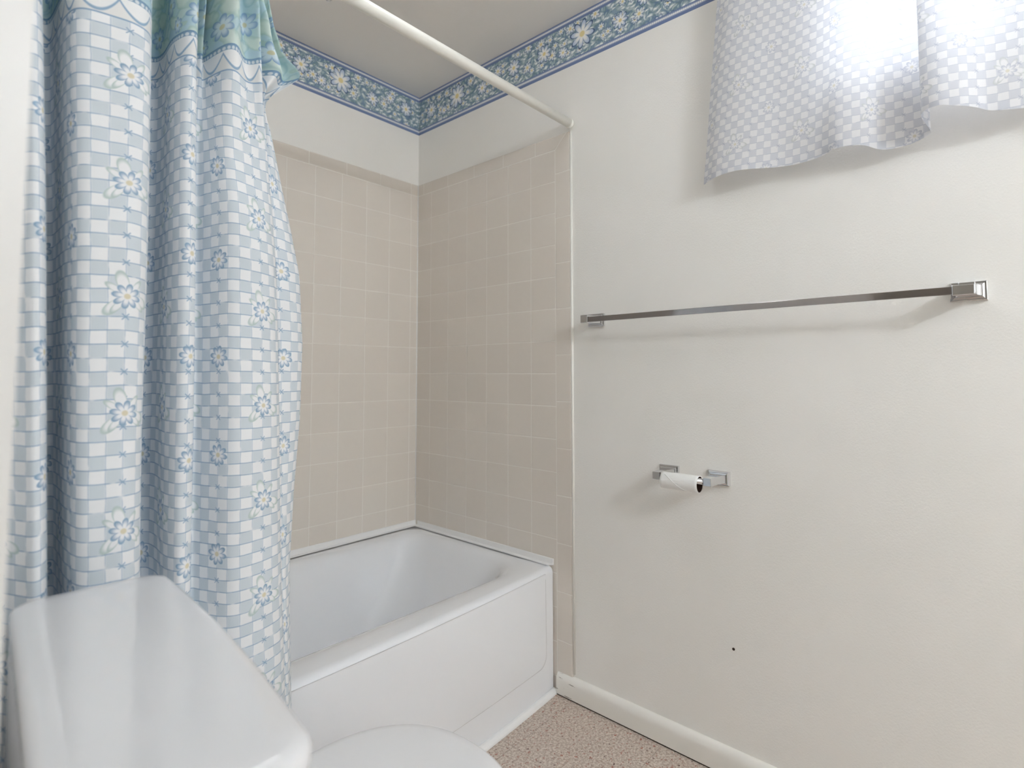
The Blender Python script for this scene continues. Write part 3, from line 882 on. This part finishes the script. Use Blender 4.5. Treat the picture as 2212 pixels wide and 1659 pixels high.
def shower_curtain():
    root = thing('shower_curtain', 'blue checked floral shower curtain gathered left in front of the bathtub', 'shower curtain', (-1.13, -0.81, 1.874))
    npt = len(CURT[0][1])
    per = 8
    ts = [i / per for i in range((npt - 1) * per + 1)]
    zl = [c[0] for c in CURT]
    zs = []
    z = 1.838
    while z > 0.10:
        zs.append(z)
        z -= 0.0065 if z > 1.4 else 0.015
    # fabric u from the arc length at a middle level, the same for the whole column
    mid, midy = [c[1:] for c in CURT if abs(c[0] - 0.95) < 1e-6][0]
    U = [0.0]
    px, py = catmull(mid, 0), catmull(midy, 0)
    for t in ts[1:]:
        qx, qy = catmull(mid, t), catmull(midy, t)
        U.append(U[-1] + math.hypot(qx - px, qy - py))
        px, py = qx, qy
    at = lambda t: U[int(round(t * per))]
    o1, o2, o3 = 0.5 * (0.082 - at(8.25) - at(10.96)), 0.082 - at(16.62), -at(22.47)
    off = lambda t: o1 if t < 12.9 else (o1 + (o2 - o1) * (t - 12.9) / 0.7 if t < 13.6 else (o2 if t < 19.9 else (o2 + (o3 - o2) * (t - 19.9) / 0.6 if t < 20.5 else o3)))
    U = [u + off(t) for t, u in zip(ts, U)]
    vs, uvs = [], []
    for z in zs:
        i = 0
        while i < len(zl) - 2 and zl[i + 1] > z:
            i += 1
        f = (zl[i] - z) / (zl[i] - zl[i + 1])
        row = [a + (b - a) * f for a, b in zip(CURT[i][1], CURT[i + 1][1])]
        rowy = [a + (b - a) * f for a, b in zip(CURT[i][2], CURT[i + 1][2])]
        for t, u in zip(ts, U):
            x, y = catmull(row, t), catmull(rowy, t)
            s = t / (npt - 1)
            # gathers near the top: extra ripples that die out lower down
            g = max(0.0, min(1.0, (z - 1.36) / 0.34))
            if t > 17:
                y += g * g * 0.030 * (math.sin(2 * math.pi * (t - 17) / 2.3) - 0.6) * (1.0 if t > 20 else 0.4)
            # slanting drag lines across the wide panel
            if 20 < t < 27:
                k = math.sin(math.pi * (t - 20) / 7)
                y += 0.011 * k * math.sin(11 * (z - 1.62) + 0.9 * (t - 20)) * max(0.0, min(1.0, (z - 1.22) / 0.2))
            flap = math.exp(-((z - 1.625) / 0.035) ** 2)
            if t > 27:
                y -= flap * 0.045 * (t - 27) / 3
            wob = noise.noise((t * 0.35, z * 2.3, 1.7))
            y += 0.006 * wob
            fl = max(0.0, 0.6 - z) / 0.6
            y -= 0.004 * fl
            lim = -0.772 + 0.075 * max(0.0, min(1.0, (z - 0.46) / 0.2))
            y = min(y, lim)
            y += (-0.81 - y) * 0.96 * max(0.0, min(1.0, (z - 1.72) / 0.11))
            vs.append((x + 1.13, y + 0.81, z - 1.874))
            uvs.append((u, z + 0.004 * noise.noise((t * 0.5, z * 1.5, 8.0))))
    nc = len(ts)
    fs = []
    for r in range(len(zs) - 1):
        for c in range(nc - 1):
            fs.append((r * nc + c, (r + 1) * nc + c, (r + 1) * nc + c + 1, r * nc + c + 1))
    # split: the turned side hem (last stretch of columns) is a part of its own
    cut = 27 * per

    def part(name, c0, c1):
        idx, vv, uu, ff = {}, [], [], []
        for r in range(len(zs)):
            for c in range(c0, c1 + 1):
                idx[(r, c)] = len(vv)
                vv.append(vs[r * nc + c])
                uu.append(uvs[r * nc + c])
        for r in range(len(zs) - 1):
            for c in range(c0, c1):
                ff.append((idx[(r, c)], idx[(r + 1, c)], idx[(r + 1, c + 1)], idx[(r, c + 1)]))
        o = mesh(name, vv, ff, M_CLOTH, root, smooth=True)
        ul = o.data.uv_layers.new(name='UVMap')
        for lo in o.data.loops:
            ul.data[lo.index].uv = uu[lo.vertex_index]
        md = o.modifiers.new('solid', 'SOLIDIFY')
        md.thickness = 0.0008
        md.offset = 0.0
        return o
    part('curtain_panel', 0, cut)
    part('side_hem', cut, nc - 1)
    for k in range(7):
        x = -0.26 + k * 0.085
        vs_, fs_ = [], []
        for a in range(20):
            an = 2 * math.pi * a / 20
            for b in range(8):
                bn = 2 * math.pi * b / 8
                rr = 0.024 + 0.0016 * math.cos(bn)
                vs_.append((x + 0.0016 * math.sin(bn), rr * math.cos(an), rr * math.sin(an) - 0.0068))
        for a in range(20):
            for b in range(8):
                fs_.append((a * 8 + b, a * 8 + (b + 1) % 8, ((a + 1) % 20) * 8 + (b + 1) % 8, ((a + 1) % 20) * 8 + b))
        mesh('curtain_ring', vs_, fs_, M_CHROME, root, smooth=True)


shower_curtain()

# ------------------------------------------------------------------ window valance
HEM = [(-1.275, -0.03, 1.549), (-1.300, -0.048, 1.552), (-1.335, -0.06, 1.554), (-1.383, -0.06, 1.555), (-1.478, -0.035, 1.547), (-1.554, -0.04, 1.546), (-1.602, -0.06, 1.551), (-1.646, -0.055, 1.547), (-1.683, -0.035, 1.532), (-1.727, -0.028, 1.532), (-1.760, -0.030, 1.541), (-1.769, -0.046, 1.545), (-1.757, -0.085, 1.57), (-1.786, -0.10, 1.574), (-1.817, -0.095, 1.565), (-1.844, -0.075, 1.56), (-1.868, -0.06, 1.552), (-1.913, -0.05, 1.545), (-1.97, -0.035, 1.545), (-2.04, -0.09, 1.56), (-2.10, -0.05, 1.55), (-2.18, -0.085, 1.56), (-2.27, -0.04, 1.55), (-2.32, -0.05, 1.55)]
VZT = 2.098


def valance():
    root = thing('window_curtain', 'pale checked floral curtain hanging over the bright window high on the wall', 'curtain', (-0.05, -1.80, VZT))
    per = 7
    n = (len(HEM) - 1) * per
    ys, xs, zh = [p[0] for p in HEM], [p[1] for p in HEM], [p[2] for p in HEM]
    NR = 60
    vs, uvs = [], []
    U = [0.0]
    for i in range(1, n + 1):
        t0, t1 = (i - 1) / per, i / per
        U.append(U[-1] + math.hypot(catmull(ys, t1) - catmull(ys, t0), catmull(xs, t1) - catmull(xs, t0)))
    for r in range(NR + 1):
        f = r / NR
        for i in range(n + 1):
            t = i / per
            y, x, z = catmull(ys, t), catmull(xs, t), catmull(zh, t)
            zz = z + (VZT - z) * f
            sh = max(0.0, (y + 1.75) / 0.475)
            y -= 0.052 * sh * (zz - 1.55) / 0.5
            x = x + (-0.052 + 0.55 * (x + 0.052) - x) * f
            x += 0.004 * noise.noise((t * 0.8, f * 2.5, 3.0))
            x = min(x, -0.012)
            vs.append((x + 0.05, y + 1.80, zz - VZT))
            uvs.append((U[i], zz + 0.012))
    fs = []
    w = n + 1
    hemr = 1
    for r in range(NR):
        for i in range(n):
            fs.append((r * w + i, r * w + i + 1, (r + 1) * w + i + 1, (r + 1) * w + i))

    def part(name, r0, r1, dx):
        ff = [f for k, f in enumerate(fs) if r0 <= k // n < r1]
        use = sorted({v for f in ff for v in f})
        mp = {v: k for k, v in enumerate(use)}
        o = mesh(name, [(vs[v][0] + dx, vs[v][1], vs[v][2]) for v in use], [tuple(mp[v] for v in f) for f in ff], M_VOILE, root, smooth=True)
        ul = o.data.uv_layers.new(name='UVMap')
        for lo in o.data.loops:
            ul.data[lo.index].uv = uvs[use[lo.vertex_index]]
        return o
    part('curtain_panel', 0, NR, 0.0)
    h = part('bottom_hem', 0, 2, 0.0012)
    h['label'] = 'turned-up hem along the bottom edge'


valance()
cr = thing('window_curtain_rod', 'slim white rod above the window carrying the pale curtain', 'curtain rod', (-0.052, -1.80, 2.112))
cyl('rod_tube', (0, 0.50, 0.0), (0, -0.55, 0.0), 0.006, M_PAINTROD, cr)
for yy in (0.495, -0.545):
    cyl('bracket', (0, yy, 0.0), (0.052 + PL, yy, 0.0), 0.006, M_PAINTROD, cr)

# ------------------------------------------------------------------ towel bar


def post(parent, y, z, hw, hh, depth, head_w, head_h):
    """square stepped flange on the wall that sweeps out to a block carrying the bar; x runs from the wall into the room"""
    def sq(x, a, b):
        return [Vector((x, y - a, z - b)), Vector((x, y + a, z - b)), Vector((x, y + a, z + b)), Vector((x, y - a, z + b))]
    lo = []
    for k in range(9):
        t = k / 8
        e = (1 - t) ** 2.2
        lo.append(sq(-0.0075 - t * (depth - 0.0195), head_w + (hw - 0.0085 - head_w) * e, head_h + (hh - 0.0085 - head_h) * e))
    lo.append(sq(-depth, head_w, head_h))
    nk = loft('post', lo, M_CHROME, parent, cap0=True, cap1=True)
    for p in nk.data.polygons:
        p.use_smooth = False
    bevel_mod(nk, 0.001, 2, 50)
    pl = loft('flange', [sq(PL, hw, hh), sq(-0.0025, hw, hh), sq(-0.0035, hw - 0.0015, hh - 0.0015), sq(-0.0038, hw - 0.004, hh - 0.004), sq(-0.0065, hw - 0.005, hh - 0.005), sq(-0.0075, hw - 0.0075, hh - 0.0075)], M_CHROME, nk, cap0=True, cap1=True)
    for p in pl.data.polygons:
        p.use_smooth = False
    return nk


tb = thing('towel_bar', 'long empty chrome towel bar on the wall right of the tiles', 'towel bar', (0, 0, 0))
BZ = 1.2015
post(tb, -0.905, 1.205, 0.030, 0.020, 0.068, 0.013, 0.0115)
post(tb, -1.8165, 1.205, 0.030, 0.020, 0.068, 0.013, 0.0115)
br = box('bar', (-0.0660, -1.8165, BZ - 0.0075), (-0.0600, -0.895, BZ + 0.0085), M_BAR, tb, 0.0008, 2)
box('bar_cap', (-0.0685, -1.8285, BZ - 0.0095), (-0.0545, -1.793, BZ + 0.0105), M_CHROME, tb, 0.0012, 2)
box('bar_cap', (-0.0685, -0.918, BZ - 0.0095), (-0.0545, -0.893, BZ + 0.0105), M_CHROME, tb, 0.0012, 2)

# ------------------------------------------------------------------ toilet paper holder and its nearly empty roll
tp = thing('toilet_paper_holder', 'two chrome posts of a toilet paper holder on the wall', 'toilet paper holder', (0, 0, 0))
TZ = 0.754
post(tp, -1.1457, 0.757, 0.0285, 0.019, 0.080, 0.0105, 0.0105)
post(tp, -1.2875, 0.757, 0.0285, 0.019, 0.080, 0.0105, 0.0105)
cyl('roller', (-0.072, -1.277, TZ + 0.002), (-0.072, -1.156, TZ + 0.002), 0.0075, M_CHROME, tp, 24)


def paper_roll():
    root = thing('toilet_paper_roll', 'nearly used up white toilet paper roll on its chrome holder', 'toilet paper', (-0.072, -1.215, TZ - 0.0065))
    y0, y1, n = -0.0505, 0.0525, 48
    ro, ri = 0.0208, 0.0192

    def ring(y, r, lump=0.0):
        out = []
        for k in range(n):
            a = 2 * math.pi * k / n
            rr = r * (1 + lump * noise.noise((math.cos(a) * 1.4, math.sin(a) * 1.4, y * 40)))
            out.append(Vector((rr * math.cos(a), y, rr * math.sin(a) * 1.05)))
        return out
    ys = [y0 + (y1 - y0) * k / 14 for k in range(15)]
    loft('paper', [ring(y0, ri + 0.0004)] + [ring(yy, ro, 0.05) for yy in ys] + [ring(y1, ri + 0.0004)], M_TISSUE, root)
    loft('cardboard_core', [ring(y0 + 0.0006, ri), ring(y1 - 0.0006, ri)], M_CARD, root)
    # spiral edge of the last sheet
    vs, fs = [], []
    for k in range(40):
        t = k / 39
        a = 2.2 + t * 2.4
        for w in (-0.0015, 0.0015):
            vs.append(((ro + 0.0009) * math.cos(a), y1 - 0.012 - t * 0.072 + w, (ro + 0.0009) * math.sin(a) * 1.05))
    for k in range(39):
        fs.append((2 * k, 2 * k + 1, 2 * k + 3, 2 * k + 2))
    o = mesh('loose_sheet_edge', vs, fs, M_TISSUE, root, smooth=True)
    md = o.modifiers.new('solid', 'SOLIDIFY')
    md.thickness = 0.0012


paper_roll()

# ------------------------------------------------------------------ toilet
toi = thing('toilet', 'white toilet with closed lid standing beside the blue checked shower curtain', 'toilet', (-1.392, -1.205, 0))
tr_ = math.radians(-4.2)


def rz(p):
    c, s = math.cos(tr_), math.sin(tr_)
    return Vector((p.x * c - p.y * s, p.x * s + p.y * c - 0.010, p.z))


def tank_loop(x0, x1, hw, r, z, bulge=0.0):
    l = rrect(x0, x1, -hw, hw, r, z, 8, 14)
    for p in l:
        if p.x > x1 - 0.045:
            w = (p.x - (x1 - 0.045)) / 0.045
            p.x += bulge * (1 - (p.y / hw) ** 2) * w
    return [rz(p) for p in l]


tank = loft('tank', [tank_loop(0.016, 0.140, 0.215, 0.025, 0.385, 0.006), tank_loop(0.006, 0.148, 0.232, 0.022, 0.42, 0.008), tank_loop(0.003, 0.150, 0.242, 0.020, 0.60, 0.008), tank_loop(0.002, 0.151, 0.245, 0.020, 0.733, 0.008)], M_CHINA, toi, cap0=True, cap1=True)
ll = []
for ins, z in ((0.006, 0.7335), (0.001, 0.737), (0.0, 0.744), (0.0, 0.752), (0.0015, 0.757), (0.005, 0.7605), (0.012, 0.7625), (0.030, 0.7633), (0.060, 0.7636)):
    ll.append(tank_loop(0.0 + ins, 0.161 - ins, 0.2515 - ins, max(0.028 - ins * 0.4, 0.006), z, 0.009))
lid = loft('tank_lid', ll, M_CHINA, toi, cap0=True, cap1=True)


def egg(cx, cy, af, ab, b, z, n=64, p=2.25):
    out = []
    for k in range(n):
        a = 2 * math.pi * k / n
        c, s = math.cos(a), math.sin(a)
        ex = 2 / p
        x = (af if c > 0 else ab) * math.copysign(abs(c) ** ex, c)
        y = b * math.copysign(abs(s) ** ex, s)
        out.append(Vector((cx + x, cy + y, z)))
    return out


# bowl and foot, seat ring, closed lid; the root stands at (-1.392, -1.205)
CX_, CY_ = 0.385, 0.008
bowl = loft('bowl', [egg(0.30, CY_, 0.22, 0.20, 0.105, 0.0), egg(0.30, CY_, 0.215, 0.195, 0.10, 0.02), egg(0.30, CY_, 0.19, 0.19, 0.088, 0.10), egg(0.32, CY_, 0.20, 0.20, 0.10, 0.20), egg(0.35, CY_, 0.21, 0.22, 0.135, 0.29), egg(0.37, CY_, 0.20, 0.22, 0.168, 0.36), egg(CX_, CY_, 0.187, 0.225, 0.178, 0.385), egg(CX_, CY_, 0.187, 0.225, 0.178, 0.397), egg(CX_, CY_, 0.175, 0.21, 0.165, 0.400)], M_CHINA, toi, cap0=True, cap1=True)
boxb = loft('tank_shelf', [[rz(p) for p in rrect(0.03, 0.24, -0.12, 0.12, 0.03, z, 6, 4)] for z in (0.27, 0.33, 0.384)], M_CHINA, toi, cap0=True, cap1=True)
seat_l = []
for ins, z in ((0.004, 0.4005), (0.0, 0.404), (0.0, 0.411), (0.003, 0.4145)):
    seat_l.append(egg(CX_, CY_, 0.190 - ins, 0.195 - ins, 0.181 - ins, z))
seat = loft('seat', seat_l, M_PLASTIC, toi, cap0=True, cap1=True)
lid_l = []
for ins, z in ((0.003, 0.4155), (0.0, 0.4185), (0.0, 0.4255), (0.0025, 0.4295), (0.008, 0.4325), (0.02, 0.4345), (0.05, 0.4362), (0.10, 0.4372)):
    lid_l.append(egg(CX_, CY_, 0.193 - ins, 0.195 - ins, 0.183 - ins, z))
sl = loft('seat_lid', lid_l, M_PLASTIC, toi, cap0=True, cap1=True)
for yy in (-0.075, 0.09):
    cyl('hinge', (0.200, yy - 0.018, 0.420), (0.200, yy + 0.018, 0.420), 0.011, M_PLASTIC, toi, 16)

# ------------------------------------------------------------------ vanity light on the wall behind the camera
va = thing('vanity_light', 'row of three lit globes on a chrome bar behind the camera', 'light fixture', (-1.08, YF, 2.05))
box('back_bar', (-0.20, 0.0, -0.055), (0.20, 0.03, 0.055), M_CHROME, va, 0.006)
for k in range(3):
    xx = -0.11 + 0.11 * k
    cyl('socket', (xx, 0.03, 0), (xx, 0.052, 0), 0.022, M_CHROME, va, 20)
    bm = bmesh.new()
    bmesh.ops.create_uvsphere(bm, u_segments=20, v_segments=12, radius=0.048)
    for v in bm.verts:
        v.co += Vector((xx, 0.095, 0))
    me = bpy.data.meshes.new('globe')
    bm.to_mesh(me)
    bm.free()
    link('globe', me, M_GLOBE, va, smooth=True)


# flush dome lamp in the middle of the bathroom ceiling, above the frame
cl = thing('ceiling_light', 'round frosted dome lamp flush on the bathroom ceiling', 'light fixture', (-0.72, -1.08, CEIL))
cyl('lamp_base', (0, 0, -0.02), (0, 0, -0.0005), 0.175, M_PAINTROD, cl, 40)
dl = []
for k in range(8):
    a = math.radians(90 * k / 8)
    dl.append([Vector((0.16 * math.cos(a) * math.cos(t * math.pi / 20), 0.16 * math.cos(a) * math.sin(t * math.pi / 20), -0.02 - 0.06 * math.sin(a))) for t in range(40)])
loft('lamp_dome', dl, M_DOME, cl, cap1=True)
